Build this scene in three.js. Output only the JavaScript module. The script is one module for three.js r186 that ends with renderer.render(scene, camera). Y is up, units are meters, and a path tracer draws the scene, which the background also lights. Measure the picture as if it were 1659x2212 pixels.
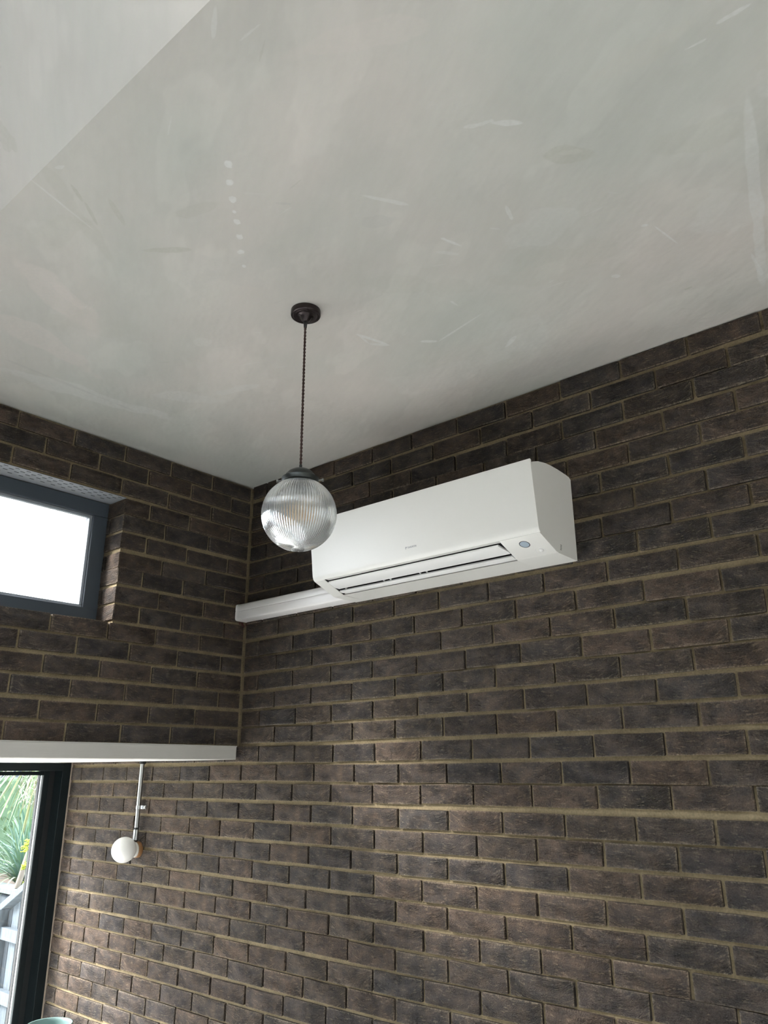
import * as THREE from 'three';
import { mergeGeometries, toCreasedNormals } from 'three/addons/utils/BufferGeometryUtils.js';
import { TextGeometry } from 'three/addons/geometries/TextGeometry.js';
import { RoundedBoxGeometry } from 'three/addons/geometries/RoundedBoxGeometry.js';
import { FontLoader } from 'three/addons/loaders/FontLoader.js';

// ---------------------------------------------------------------- camera, sky, sun, exposure
const H = 2.8;                                   // height of the flat ceiling above the floor
const scene = new THREE.Scene();
const camera = new THREE.PerspectiveCamera(67.66, 1659 / 2212, 0.05, 80);
camera.position.set(2.80868, H - 1.32872, 2.28235);
camera.up.set(0.21074, 0.94762, 0.24001);
camera.lookAt(2.80868 - 0.6157, H - 1.32872 + 0.31938, 2.28235 - 0.72036);
scene.add(camera);
camera.updateMatrixWorld(true);

const renderer = new THREE.WebGLRenderer({ antialias: true });
renderer.toneMapping = THREE.LinearToneMapping;
renderer.toneMappingExposure = 2.25;
renderer.shadowMap.enabled = true;

const SKY = 5.0;
scene.background = new THREE.Color().setRGB(0.93 * SKY, 0.99 * SKY, 1.06 * SKY);   // bright, evenly overcast sky
const sun = new THREE.DirectionalLight(new THREE.Color().setRGB(1, 0.97, 0.92), 8);
sun.position.set(-8.2, 7.8, 8.6);
sun.target.position.set(0, 0, 0);
sun.castShadow = true;
sun.shadow.radius = 30;
sun.shadow.mapSize.set(2048, 2048);
Object.assign(sun.shadow.camera, { left: -10, right: 10, top: 10, bottom: -10, near: 0.5, far: 30 });
scene.add(sun, sun.target);

// ---------------------------------------------------------------- helpers
let seed = 12345;
const rnd = () => { seed = (seed * 1664525 + 1013904223) >>> 0; return seed / 4294967296; };
const rr = (a, b) => a + (b - a) * rnd();
const V = (x, y, z) => new THREE.Vector3(x, y, z);
const C = (r, g, b) => new THREE.Color().setRGB(r, g, b);
const clamp = (x, a = 0, b = 1) => Math.min(b, Math.max(a, x));
const sstep = (a, b, x) => { const t = clamp((x - a) / (b - a)); return t * t * (3 - 2 * t); };
const mix = (a, b, t) => a + (b - a) * t;
const toSRGB = (x) => 255 * (x <= 0.0031308 ? 12.92 * x : 1.055 * Math.pow(x, 1 / 2.4) - 0.055);

const perm = new Uint8Array(512);
{ const p = [...Array(256).keys()]; for (let i = 255; i > 0; i--) { const j = Math.floor(rnd() * (i + 1)); [p[i], p[j]] = [p[j], p[i]]; } for (let i = 0; i < 512; i++) perm[i] = p[i & 255]; }
const GX = [], GY = []; for (let i = 0; i < 16; i++) { GX.push(Math.cos(i * Math.PI / 8)); GY.push(Math.sin(i * Math.PI / 8)); }
function noise(x, y) {
  const xf = Math.floor(x), yf = Math.floor(y), X = xf & 255, Y = yf & 255; x -= xf; y -= yf;
  const u = x * x * x * (x * (x * 6 - 15) + 10), v = y * y * y * (y * (y * 6 - 15) + 10);
  const a = perm[X] + Y, b = perm[X + 1] + Y;
  const g = (h, dx, dy) => GX[h & 15] * dx + GY[h & 15] * dy;
  const n0 = g(perm[a], x, y), n1 = g(perm[b], x - 1, y), n2 = g(perm[a + 1], x, y - 1), n3 = g(perm[b + 1], x - 1, y - 1);
  return 1.5 * (n0 + u * (n1 - n0) + v * ((n2 + u * (n3 - n2)) - (n0 + u * (n1 - n0))));
}
const fbm = (x, y, o = 4) => { let s = 0, a = 0.5; for (let i = 0; i < o; i++) { s += a * noise(x, y); x = x * 2.03 + 17.1; y = y * 2.03 + 5.7; a *= 0.5; } return s; };

function dataTex(w, h, fill, srgb) {
  const d = new Uint8Array(w * h * 4), c = [0, 0, 0];
  for (let j = 0, k = 0; j < h; j++) for (let i = 0; i < w; i++, k += 4) {
    fill(i, j, c);
    if (srgb) { d[k] = clamp(toSRGB(c[0]), 0, 255); d[k + 1] = clamp(toSRGB(c[1]), 0, 255); d[k + 2] = clamp(toSRGB(c[2]), 0, 255); }
    else { const g = clamp(c[0], 0, 1) * 255; d[k] = d[k + 1] = d[k + 2] = g; }
    d[k + 3] = 255;
  }
  const t = new THREE.DataTexture(d, w, h);
  t.colorSpace = srgb ? THREE.SRGBColorSpace : THREE.NoColorSpace;
  t.magFilter = THREE.LinearFilter; t.minFilter = THREE.LinearMipmapLinearFilter; t.generateMipmaps = true;
  t.wrapS = t.wrapT = THREE.RepeatWrapping; t.needsUpdate = true;
  return t;
}
const std = (color, roughness = 0.7, extra = {}) => new THREE.MeshStandardMaterial({ color, roughness, ...extra });
const phys = (color, roughness = 0.5, extra = {}) => new THREE.MeshPhysicalMaterial({ color, roughness, ...extra });

const used = {};
function numbered(n) { if (!(n in used)) { used[n] = 0; return n; } used[n]++; return n + '_' + String(used[n]).padStart(3, '0'); }
function shadow(m) { m.castShadow = true; m.receiveShadow = true; return m; }
// geometry is written in room coordinates; a thing's group stands at its base
function thing(name, label, category, base, group) {
  const o = new THREE.Group(); o.name = numbered(name); o.position.set(...base); scene.add(o);
  o.userData = { label, category }; if (group) o.userData.group = group;
  return o;
}
function part(name, geo, mat, parent, label) {
  const m = shadow(new THREE.Mesh(geo, mat)); m.name = name;
  if (label) m.userData.label = label;
  let p = parent; const off = V(0, 0, 0);
  while (p && p !== scene) { off.add(p.position); p = p.parent; }
  m.position.copy(off).negate(); parent.add(m);
  return m;
}
function struct(name, label, category, base = [0, 0, 0]) {
  const o = new THREE.Group(); o.name = name; o.position.set(...base); scene.add(o);
  o.userData = { kind: 'structure', label, category }; return o;
}
const box = (x0, x1, y0, y1, z0, z1) => new THREE.BoxGeometry(x1 - x0, y1 - y0, z1 - z0).translate((x0 + x1) / 2, (y0 + y1) / 2, (z0 + z1) / 2);
const rbox = (x0, x1, y0, y1, z0, z1, r = 0.003, s = 2) => new RoundedBoxGeometry(x1 - x0, y1 - y0, z1 - z0, s, r).translate((x0 + x1) / 2, (y0 + y1) / 2, (z0 + z1) / 2);
const merge = (list) => mergeGeometries(list.map((g) => { const n = g.index ? g.toNonIndexed() : g; for (const k of Object.keys(n.attributes)) if (!['position', 'normal', 'uv'].includes(k)) n.deleteAttribute(k); return n; }));
// outline in (z, y), swept along x from x0 to x1
function sweepX(pts, x0, x1, bevel = 0, crease = 0.5) {
  const sh = new THREE.Shape(pts.map(([z, y]) => new THREE.Vector2(z, y)));
  const g = new THREE.ExtrudeGeometry(sh, { depth: x1 - x0 - 2 * bevel, bevelEnabled: bevel > 0, bevelSize: bevel, bevelThickness: bevel, bevelOffset: -bevel, bevelSegments: 3, steps: 1 });
  g.translate(0, 0, bevel).rotateY(-Math.PI / 2).translate(x1, 0, 0);
  return toCreasedNormals(g, crease);
}
function metreUV(g, s = 1) {                        // uv in metres (divided by s), by the way each face points
  if (g.index) g = g.toNonIndexed();
  const p = g.attributes.position, n = g.attributes.normal, uv = new Float32Array(p.count * 2);
  for (let i = 0; i < p.count; i++) {
    const ax = Math.abs(n.getX(i)), ay = Math.abs(n.getY(i)), az = Math.abs(n.getZ(i));
    let u, v;
    if (ay >= ax && ay >= az) { u = p.getX(i); v = p.getZ(i); } else if (ax >= az) { u = p.getZ(i); v = p.getY(i); } else { u = p.getX(i); v = p.getY(i); }
    uv[2 * i] = u / s; uv[2 * i + 1] = v / s;
  }
  g.setAttribute('uv', new THREE.BufferAttribute(uv, 2)); return g;
}
const lathe = (pts, seg = 48) => new THREE.LatheGeometry(pts.map(([r, y]) => new THREE.Vector2(Math.max(r, 1e-4), y)), seg);

// ---------------------------------------------------------------- surfaces
// 64 brick faces on one sheet, each 512 x 128 pixels: folded, creased clay with mortar smears
const CELLS = [...Array(64)].map(() => ({ k: rr(0.5, 2.1), cx: rr(0.35, 0.65), ox: rr(0, 200), oy: rr(0, 200), am: rr(0.55, 1.05), brown: rr(-0.2, 0.3), dust: rr(0.15, 0.75), tone: rr(0.88, 1.12) }));
const SHEET = 2048, brickH = new Float32Array(SHEET * SHEET), brickK = new Float32Array(SHEET * SHEET);
for (let j = 0, q = 0; j < SHEET; j++) for (let i = 0; i < SHEET; i++, q++) {
  const c = CELLS[(j >> 7) * 4 + (i >> 9)], u = (i & 511) / 511, v = (j & 127) / 127;
  const wob = 0.09 * noise(u * 4 + c.ox, v * 3 + c.oy) + 0.03 * noise(u * 13 + c.oy, v * 6 + c.ox);
  const w = v - c.k * (u - c.cx) * (u - c.cx) + wob;
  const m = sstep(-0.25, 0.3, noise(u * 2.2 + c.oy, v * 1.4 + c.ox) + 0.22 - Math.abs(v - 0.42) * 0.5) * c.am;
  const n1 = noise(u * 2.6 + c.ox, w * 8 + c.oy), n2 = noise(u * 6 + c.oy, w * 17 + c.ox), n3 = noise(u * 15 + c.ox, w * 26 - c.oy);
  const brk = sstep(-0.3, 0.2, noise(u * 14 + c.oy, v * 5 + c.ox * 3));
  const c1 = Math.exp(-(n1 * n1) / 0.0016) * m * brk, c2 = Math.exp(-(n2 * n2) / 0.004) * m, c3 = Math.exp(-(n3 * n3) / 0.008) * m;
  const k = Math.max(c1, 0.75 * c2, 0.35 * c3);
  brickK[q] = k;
  brickH[q] = 0.62 + 0.09 * noise(u * 3 + c.oy, w * 3.5 + c.ox) + 0.16 * fbm(u * 60 + c.ox, v * 20 + c.oy, 3) + 0.16 * n2 * m + 0.1 * n1 * m - 0.36 * k;
}
const brickBump = dataTex(SHEET, SHEET, (i, j, o) => { o[0] = brickH[j * SHEET + i]; }, false);
const brickMap = dataTex(SHEET, SHEET, (i, j, o) => {
  const c = CELLS[(j >> 7) * 4 + (i >> 9)], u = (i & 511) / 511, v = (j & 127) / 127, q = j * SHEET + i;
  const f = fbm(u * 5 + c.oy, v * 2 + c.ox, 4), g = fbm(u * 50 + c.ox, v * 16 + c.oy, 3), s = noise(u * 120 + c.oy, v * 38 + c.ox);
  const b = clamp(0.45 + f * 1.1 + c.brown), t = c.tone * (1 + 0.5 * g + 0.25 * f);
  let r = mix(0.051, 0.081, b) * t, gg = mix(0.0465, 0.063, b) * t, bl = mix(0.0445, 0.0515, b) * t;
  const e = Math.min(Math.min(u, 1 - u) * 215, Math.min(v, 1 - v) * 66);                 // mm from the arris
  const rag = fbm(u * 26 + c.ox, v * 9 - c.oy, 3);
  let smear = sstep(6.5, 0, e + rag * 9) * 0.5 * c.dust + sstep(0.2, 0.5, fbm(u * 8 + c.oy, (v - c.k * (u - c.cx) * (u - c.cx)) * 11 + c.ox * 2, 4) + 0.1 * c.dust) * 0.42;
  smear += sstep(0.62, 0.85, s) * 0.35;
  smear = clamp(smear * (0.65 + 0.7 * g));
  smear = clamp(smear + 0.5 * sstep(2.2, 0.4, e + rag * 2.5) * (0.6 + 0.8 * g) + 0.22 * sstep(0.1, 0.45, brickH[q] - 0.62) * (0.5 + g));
  const d = 1 - 0.42 * brickK[q];  // shade of the creases, painted into the brick colour
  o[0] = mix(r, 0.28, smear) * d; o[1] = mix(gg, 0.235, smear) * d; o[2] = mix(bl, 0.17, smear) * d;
}, true);
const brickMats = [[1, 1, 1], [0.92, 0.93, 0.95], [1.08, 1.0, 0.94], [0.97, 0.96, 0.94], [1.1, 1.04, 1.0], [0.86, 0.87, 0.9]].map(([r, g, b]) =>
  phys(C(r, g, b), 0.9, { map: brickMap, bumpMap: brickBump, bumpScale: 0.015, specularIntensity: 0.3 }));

const mortarTex = dataTex(512, 512, (i, j, o) => {
  const x = i / 512 * 20, y = j / 512 * 20, f = fbm(x, y, 4), g = noise(x * 9, y * 9), t = 1 + 0.35 * f + 0.22 * g;
  o[0] = 0.235 * t; o[1] = 0.188 * t; o[2] = 0.115 * t;
}, true);
const mortarBump = dataTex(512, 512, (i, j, o) => { const x = i / 512 * 20, y = j / 512 * 20; o[0] = 0.5 + 0.35 * fbm(x * 2, y * 2, 3) + 0.25 * noise(x * 9, y * 9); }, false);
const mortar = phys(C(1, 1, 1), 0.95, { map: mortarTex, bumpMap: mortarBump, bumpScale: 0.003, specularIntensity: 0.3 });

// skimmed ceiling: 3 m of it per sheet, with the trowel marks, filler dabs and scrapes where they are
const PL = 2048, plaster = new Float32Array(PL * PL * 3);
{
  const at = (x, z) => [x / 3 * PL, z / 3 * PL];
  for (let j = 0, q = 0; j < PL; j++) for (let i = 0; i < PL; i++, q += 3) {
    const x = i / PL * 3, z = j / PL * 3, a = x * 0.87 + z * 0.5, b = -x * 0.5 + z * 0.87;
    const big = fbm(x * 1.1 + 3.3, z * 1.3 + 8.1, 4), sweep = fbm(a * 1.4 + 1, b * 4.2 + 40, 4), fine = fbm(a * 16, b * 60, 3), cloud = fbm(x * 3.1 + 30, z * 3.3 + 11, 4);
    const pink = clamp(0.45 + big * 1.3 + sweep * 0.5), t = 1 + 0.1 * sweep + 0.075 * cloud + 0.035 * fine + 0.05 * sstep(0.12, 0.22, fbm(a * 2.2 + 9, b * 5 + 3, 4));
    plaster[q] = mix(0.53, 0.578, pink) * t; plaster[q + 1] = mix(0.535, 0.54, pink) * t; plaster[q + 2] = mix(0.488, 0.496, pink) * t;
  }
  const dab = (x, z, rx, rz, turn, col, alpha, rag = 0.35, freq = 30) => {
    const [ci, cj] = at(x, z), R = Math.max(rx, rz) / 3 * PL * 1.6, co = Math.cos(turn), si = Math.sin(turn);
    for (let j = Math.max(0, Math.floor(cj - R)); j <= Math.min(PL - 1, cj + R); j++) for (let i = Math.max(0, Math.floor(ci - R)); i <= Math.min(PL - 1, ci + R); i++) {
      const dx = (i - ci) * 3 / PL, dz = (j - cj) * 3 / PL, p = (dx * co + dz * si) / rx, r = (-dx * si + dz * co) / rz;
      const d = Math.sqrt(p * p + r * r) + rag * fbm((x + dx) * freq + x * 50, (z + dz) * freq + z * 70, 3) * 2;
      const w = alpha * sstep(1.05, 0.8, d) * (0.75 + 0.5 * fbm((x + dx) * 90, (z + dz) * 90, 2));
      if (w > 0) { const q = (j * PL + i) * 3; for (let k = 0; k < 3; k++) plaster[q + k] = mix(plaster[q + k], col[k], clamp(w)); }
    }
  };
  const white = [0.69, 0.69, 0.665], pinkw = [0.66, 0.6, 0.555], olive = [0.43, 0.43, 0.36], grey = [0.47, 0.465, 0.44];
  for (const [x, z, s] of [[1.617, 1.436, 1], [1.572, 1.397, 0.8], [1.532, 1.355, 0.95], [1.476, 1.297, 0.8], [1.435, 1.256, 0.9], [1.389, 1.214, 0.9], [1.348, 1.169, 0.6], [1.5, 1.325, 0.5]]) dab(x, z, 0.0125 * s, 0.0105 * s, 0.7, [0.74, 0.74, 0.715], 0.75, 0.3, 60);
  for (const m of [
    [1.195, 1.608, 0.106, 0.0033, -1.84, white, 0.5, 0.4, 6], [1.879, 1.678, 0.032, 0.0042, -2.57, white, 0.4, 0.5, 20], [1.268, 1.623, 0.034, 0.0053, -2.18, olive, 0.5, 0.5, 20],
    [1.216, 1.548, 0.053, 0.0053, -2.26, olive, 0.5, 0.5, 13], [1.280, 1.522, 0.050, 0.0073, -2.21, olive, 0.35, 0.5, 13], [1.174, 1.546, 0.156, 0.0219, -2.14, olive, 0.2, 0.6, 6],
    [1.241, 1.353, 0.077, 0.0106, -0.70, olive, 0.5, 0.6, 9], [1.615, 1.265, 0.030, 0.0041, -0.80, grey, 0.5, 0.5, 22], [0.812, 1.406, 0.195, 0.0588, -2.06, pinkw, 0.5, 0.5, 6],
    [0.535, 1.312, 0.189, 0.0649, -1.90, pinkw, 0.5, 0.5, 6], [0.853, 1.438, 0.079, 0.0159, -2.00, pinkw, 0.4, 0.6, 8], [1.314, 1.685, 0.012, 0.0057, -0.45, white, 0.5, 0.5, 40],
    [1.367, 0.640, 0.065, 0.0064, -1.27, white, 0.75, 0.3, 10], [1.343, 0.664, 0.033, 0.0040, -1.72, white, 0.6, 0.3, 20], [1.361, 0.609, 0.038, 0.0072, -0.84, white, 0.6, 0.3, 17],
    [1.490, 0.522, 0.035, 0.0115, -0.63, white, 0.7, 0.4, 19], [1.615, 0.516, 0.095, 0.0044, 0.21, white, 0.6, 0.3, 7], [1.685, 0.638, 0.022, 0.0045, -1.52, white, 0.5, 0.4, 30],
    [1.805, 1.122, 0.065, 0.0063, -1.00, white, 0.5, 0.6, 10], [1.759, 1.058, 0.073, 0.0224, -0.52, grey, 0.35, 0.6, 9], [1.844, 0.873, 0.028, 0.0058, -1.25, white, 0.75, 0.5, 23],
    [1.809, 0.842, 0.041, 0.0087, -0.87, white, 0.35, 0.5, 16], [2.020, 0.869, 0.027, 0.0046, -1.84, white, 0.6, 0.5, 25], [2.120, 1.152, 0.030, 0.0058, -0.39, white, 0.55, 0.9, 22],
    [2.171, 1.113, 0.048, 0.0081, -0.74, white, 0.7, 0.5, 14], [2.224, 0.949, 0.066, 0.0250, -0.71, olive, 0.45, 0.5, 10], [2.234, 0.949, 0.025, 0.0099, -0.59, [0.56, 0.555, 0.5], 0.6, 0.6, 26],
    [2.260, 0.600, 0.011, 0.0071, -0.71, white, 0.7, 0.4, 40], [2.288, 0.528, 0.063, 0.0026, -1.39, white, 0.65, 0.4, 11], [2.113, 0.445, 0.013, 0.0086, -0.71, white, 0.7, 0.3, 40],
    [2.247, 0.252, 0.011, 0.0048, 0.07, olive, 0.7, 0.4, 40], [2.619, 1.058, 0.029, 0.0056, 0.01, white, 0.65, 0.4, 23], [2.549, 1.040, 0.020, 0.0029, -0.07, white, 0.6, 0.4, 33],
    [2.514, 0.542, 0.454, 0.0165, -1.80, white, 0.5, 0.5, 6], [2.432, 0.256, 0.071, 0.0068, -1.63, white, 0.5, 0.6, 9], [1.702, 0.341, 0.042, 0.0077, 0.58, white, 0.6, 0.5, 16],
    [1.672, 0.130, 0.154, 0.0601, -0.10, [0.5, 0.475, 0.45], 0.4, 0.6, 6], [0.305, 1.080, 0.308, 0.0498, -1.41, white, 0.4, 0.5, 6], [0.329, 1.168, 0.244, 0.0087, -1.61, grey, 0.45, 0.5, 6],
    [0.941, 0.992, 0.043, 0.0276, -0.57, white, 0.2, 0.6, 15], [0.566, 0.793, 0.140, 0.0392, -1.02, white, 0.25, 0.6, 6], [0.773, 0.710, 0.091, 0.0245, -0.26, white, 0.3, 0.6, 7],
    [2.476, 0.800, 0.126, 0.0441, -0.30, olive, 0.2, 0.6, 6], [2.460, 1.088, 0.093, 0.0289, 0.01, [0.56, 0.54, 0.48], 0.3, 0.6, 7], [2.055, 1.479, 0.131, 0.0243, -0.50, pinkw, 0.3, 0.6, 6],
    [1.433, 1.391, 0.069, 0.0190, -0.30, olive, 0.22, 0.6, 10]]) dab(...m);
  for (let n = 0; n < 60; n++) dab(rr(0.1, 2.8), rr(0.05, 1.65), rr(0.008, 0.035), rr(0.0012, 0.003), rr(-0.9, 0.5), rnd() < 0.7 ? white : olive, rr(0.15, 0.4), 0.45, 40);
  for (let n = 0; n < 34; n++) dab(rr(0.1, 2.8), rr(0.05, 2.6), rr(0.07, 0.24), rr(0.03, 0.1), rr(-1.1, 0.6), [white, pinkw, olive, grey][n % 4], rr(0.1, 0.22), 0.6, 9);
  dab(1.2, 1.79, 0.05, 0.02, -0.7, olive, 0.35, 0.7, 30); dab(1.06, 1.75, 0.02, 0.012, 0, olive, 0.4, 0.7, 40);
}
const ceilMap = dataTex(PL, PL, (i, j, o) => { const q = (j * PL + i) * 3; o[0] = plaster[q]; o[1] = plaster[q + 1]; o[2] = plaster[q + 2]; }, true);
const ceilBump = dataTex(1024, 1024, (i, j, o) => { const x = i / 1024 * 3, z = j / 1024 * 3, a = x * 0.87 + z * 0.5, b = -x * 0.5 + z * 0.87; o[0] = 0.5 + 0.5 * fbm(a * 3, b * 8, 4) + 0.08 * fbm(x * 60, z * 60, 2); }, false);
for (const t of [ceilMap, ceilBump]) t.wrapS = t.wrapT = THREE.MirroredRepeatWrapping;
const ceilMat = std(C(1, 1, 1), 0.82, { map: ceilMap, bumpMap: ceilBump, bumpScale: 0.005 });

const paintBump = dataTex(256, 256, (i, j, o) => { o[0] = 0.5 + 0.3 * fbm(i / 256 * 6, j / 256 * 40, 3) + 0.2 * noise(i / 256 * 60, j / 256 * 60); }, false);
const whitePaint = std(C(0.5, 0.48, 0.435), 0.6, { bumpMap: paintBump, bumpScale: 0.0008 });
const soffitPaint = std(C(0.78, 0.78, 0.76), 0.55);
const palePlaster = std(C(0.75, 0.75, 0.73), 0.85);
const anthracite = phys(C(0.05, 0.065, 0.082), 0.45);
const blackFrame = phys(C(0.006, 0.0095, 0.011), 0.45, { specularIntensity: 0.35 });
const channelBlack = std(C(0.006, 0.007, 0.008), 0.6);
const pane = phys(C(1, 1, 1), 0.0, { transmission: 1, thickness: 0, ior: 1.5 });
const galvanised = std(C(0.44, 0.47, 0.5), 0.5, { metalness: 0.3 });
const steel = std(C(0.46, 0.47, 0.46), 0.3, { metalness: 1 });
const brightSteel = std(C(0.58, 0.6, 0.6), 0.25, { metalness: 1 });
const acWhite = phys(C(0.79, 0.78, 0.735), 0.42, { clearcoat: 0.1, clearcoatRoughness: 0.4 });
const acFlap = phys(C(0.82, 0.815, 0.79), 0.4);
const acDark = std(C(0.008, 0.008, 0.009), 0.7);
const pvcWhite = phys(C(0.87, 0.85, 0.825), 0.35, { clearcoat: 0.15, clearcoatRoughness: 0.3 });
const bronze = std(C(0.045, 0.036, 0.036), 0.26, { metalness: 0.8 });
const pewter = std(C(0.055, 0.062, 0.06), 0.42, { metalness: 0.75 });
const flexTex = dataTex(64, 64, (i, j, o) => { const s = ((i + j) >> 3) & 1; o[0] = s ? 0.075 : 0.05; o[1] = s ? 0.042 : 0.027; o[2] = s ? 0.034 : 0.022; }, true);
const flex = std(C(1, 1, 1), 0.85, { map: flexTex });
const rubberBlack = std(C(0.012, 0.012, 0.012), 0.6);

// ---------------------------------------------------------------- the brick walls
const ROW = 0.076516, COL0 = -8.031, BED = 0.0115, PERP = 0.0100;
const RIGHT_JOINTS = [
  [[-7.5,-10,9],[-5.5,-9,-4],[-4.5,-4,-6],[-3.5,-11,1],[-2.5,-8,-3],[-1.5,-8,-4],[-0.5,-7,2],[0.5,-1,2]],
  [[-5,-7,-5],[-4,-12,-6],[-3,-15,-3],[-2,-13,-1],[-1,-11,-1],[0,-6,-1],[1,-1,0],[2,3,-8]],
  [[-4.5,-18,-3],[-3.5,-20,-4],[-2.5,-21,-6],[-1.5,-14,-8],[-0.5,-11,0],[0.5,-8,0],[1.5,1,2]],
  [[-1,-5,9],[0,-2,-1],[1,5,-2],[2,5,-2]],
  [[0.5,-6,0],[1.5,1,2]],
  [[0,-1,-2],[1,6,1],[2,7,-1]],
  [[0.5,-4,0],[1.5,0,-2]],
  [[0,-11,-4],[1,-6,1],[2,3,4]],
  [[0.5,-10,5],[1.5,-7,2]],
  [[-7,-4,8],[-6,1,7],[-5,3,2],[-4,0,0],[-3,-7,2],[-2,-10,1],[-1,-13,-1],[0,-7,2],[1,-3,1],[2,2,1]],
  [[-7.5,-19,0],[-6.5,-15,4],[-5.5,-7,-2],[-4.5,-10,0],[-3.5,-14,1],[-2.5,-16,0],[-1.5,-15,1],[-0.5,-12,-2],[0.5,-8,-1],[1.5,-1,-9]],
  [[-7,-7,5],[-6,-7,1],[-5,-4,0],[-4,-1,2],[-3,-2,2],[-2,-1,1],[-1,0,0],[0,1,-1],[1,3,1],[2,-1,-9]],
  [[-7.5,-13,0],[-6.5,-11,3],[-5.5,-7,1],[-4.5,-3,3],[-3.5,-7,-1],[-2.5,-9,1],[-1.5,-8,3],[-0.5,-6,-1],[0.5,-3,-2],[1.5,2,1]],
  [[-7,-10,-3],[-6,-8,0],[-5,-2,1],[-4,1,2],[-3,2,7],[-2,1,2],[-1,5,0],[0,4,3],[1,3,5]],
  [[-7.5,10,-3],[-6.5,14,-3],[-5.5,0,2],[-4.5,0,-2],[-3.5,-5,5],[-2.5,-5,2],[-1.5,-4,1],[-0.5,-3,1],[0.5,-2,0],[1.5,0,3]],
  [[-7,-1,2],[-6,4,-3],[-5,6,1],[-4,-1,0],[-3,-3,2],[-2,-2,1],[-1,-3,3],[0,-4,3],[1,-2,3]],
  [[-7.5,15,0],[-6.5,16,-3],[-5.5,14,-6],[-4.5,10,-2],[-3.5,7,-2],[-2.5,4,0],[-1.5,6,-1],[-0.5,6,-2],[0.5,3,4],[1.5,5,-1]],
  [[-14,11,-6],[-13,11,-6],[-12,11,-5],[-11,14,-5],[-10,16,-5],[-9,16,-2],[-8,16,-1],[-7,23,-1],[-6,22,-1],[-5,18,-3],[-4,15,-3],[-3,8,-3],[-2,4,-2],[-1,2,-2],[0,2,1],[1,4,-2]],
  [[-13.5,12,-8],[-12.5,10,-6],[-10.5,8,-4],[-9.5,14,-4],[-8.5,11,-1],[-0.5,4,5],[0.5,5,9],[1.5,6,9]],
  [[-14,5,-6],[-13,5,-4],[-12,7,-4],[-11,12,-3],[-10,10,-5],[-9,15,-4],[-8,13,-5],[-7,14,-3],[-6,11,-2],[-5,11,-1],[-4,11,-6],[-3,8,-3],[-2,2,-2],[-1,2,-4],[0,3,-2],[1,2,-3]],
  [[-13.5,6,-7],[-12.5,6,-5],[-10.5,8,-4],[-9.5,6,-2],[-8.5,3,-5],[-7.5,4,-2],[-6.5,8,-1],[-5.5,11,-4],[-4.5,8,-3],[-3.5,10,-3],[-2.5,10,-2],[-1.5,9,-1],[-0.5,8,0],[0.5,5,-1],[1.5,5,4]],
  [[-14,-1,-5],[-13,-4,-5],[-12,5,0],[-10,1,-2],[-9,4,0],[-8,1,-8],[-7,-1,-1],[-6,3,-2],[-5,5,-2],[-4,3,-2],[-3,0,-4],[-2,-1,-3],[-1,-2,0],[0,0,-1],[1,3,0]],
  [[-13.5,0,-9],[-12.5,4,-7],[-10.5,4,-1],[-9.5,6,1],[-8.5,14,3],[-7.5,9,-3],[-6.5,8,-3],[-5.5,7,0],[-4.5,5,-3],[-3.5,1,-4],[-2.5,2,-4],[-1.5,1,-4],[-0.5,0,-3],[0.5,-1,-3]],
  [[-14,2,-5],[-13,4,-5],[-12,4,-7],[-11,1,0],[-10,-6,2],[-9,0,-3],[-7,-5,-6],[-6,-6,-5],[-5,-4,-3],[-4,-4,-1],[-3,-6,-2],[-2,-5,-6],[-1,-3,-3],[0,-2,-5],[1,-1,-2]],
  [[-13.5,1,-2],[-12.5,6,1],[-11.5,6,-3],[-10.5,10,-4],[-9.5,9,0],[-7.5,7,-2],[-6.5,6,-5],[-5.5,6,-2],[-4.5,4,-4],[-3.5,5,-3],[-2.5,5,-4],[-1.5,1,-4],[-0.5,1,1],[0.5,-1,-1]],
  [[-14,2,-6],[-13,4,-1],[-12,-3,0],[-11,-3,2],[-10,-4,-3],[-9,-2,1],[-7,-4,1],[-6,-9,4],[-5,-8,1],[-4,-9,-1],[-3,-9,-2],[-2,-6,2],[-1,-4,3],[0,-4,9],[1,-3,9]],
  [[-13.5,-4,-3],[-12.5,-1,-4],[-11.5,-2,-1],[-10.5,5,-1],[-9.5,7,1],[-8.5,9,-1],[-7.5,9,-2],[-6.5,5,-2],[-5.5,3,0],[-4.5,1,0],[-3.5,-1,4],[-2.5,1,3],[-1.5,-2,9]],
  [[-14,-6,0],[-13,-9,-3],[-12,-7,0],[-11,-7,-1],[-10,-6,3],[-9,-9,6],[-7,-9,2],[-6,-10,4],[-5,-13,4],[-4,-10,6]],
  [[-13.5,-11,-2],[-12.5,-4,-2],[-11.5,-2,4],[-10.5,-3,3],[-9.5,2,1],[-8.5,3,3],[-7.5,1,2],[-6.5,-3,2],[-5.5,0,7]],
  [[-14,-6,0],[-13,-8,-4],[-12,-7,0],[-11,-5,1],[-10,-4,3],[-9,-2,3]],
  [[-13.5,-4,4],[-12.5,-3,4],[-11.5,-1,5],[-10.5,0,6],[-9.5,1,9]],
  [[-14,0,3],[-13,-2,2],[-12,-6,6],[-11,4,9]]];
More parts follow.
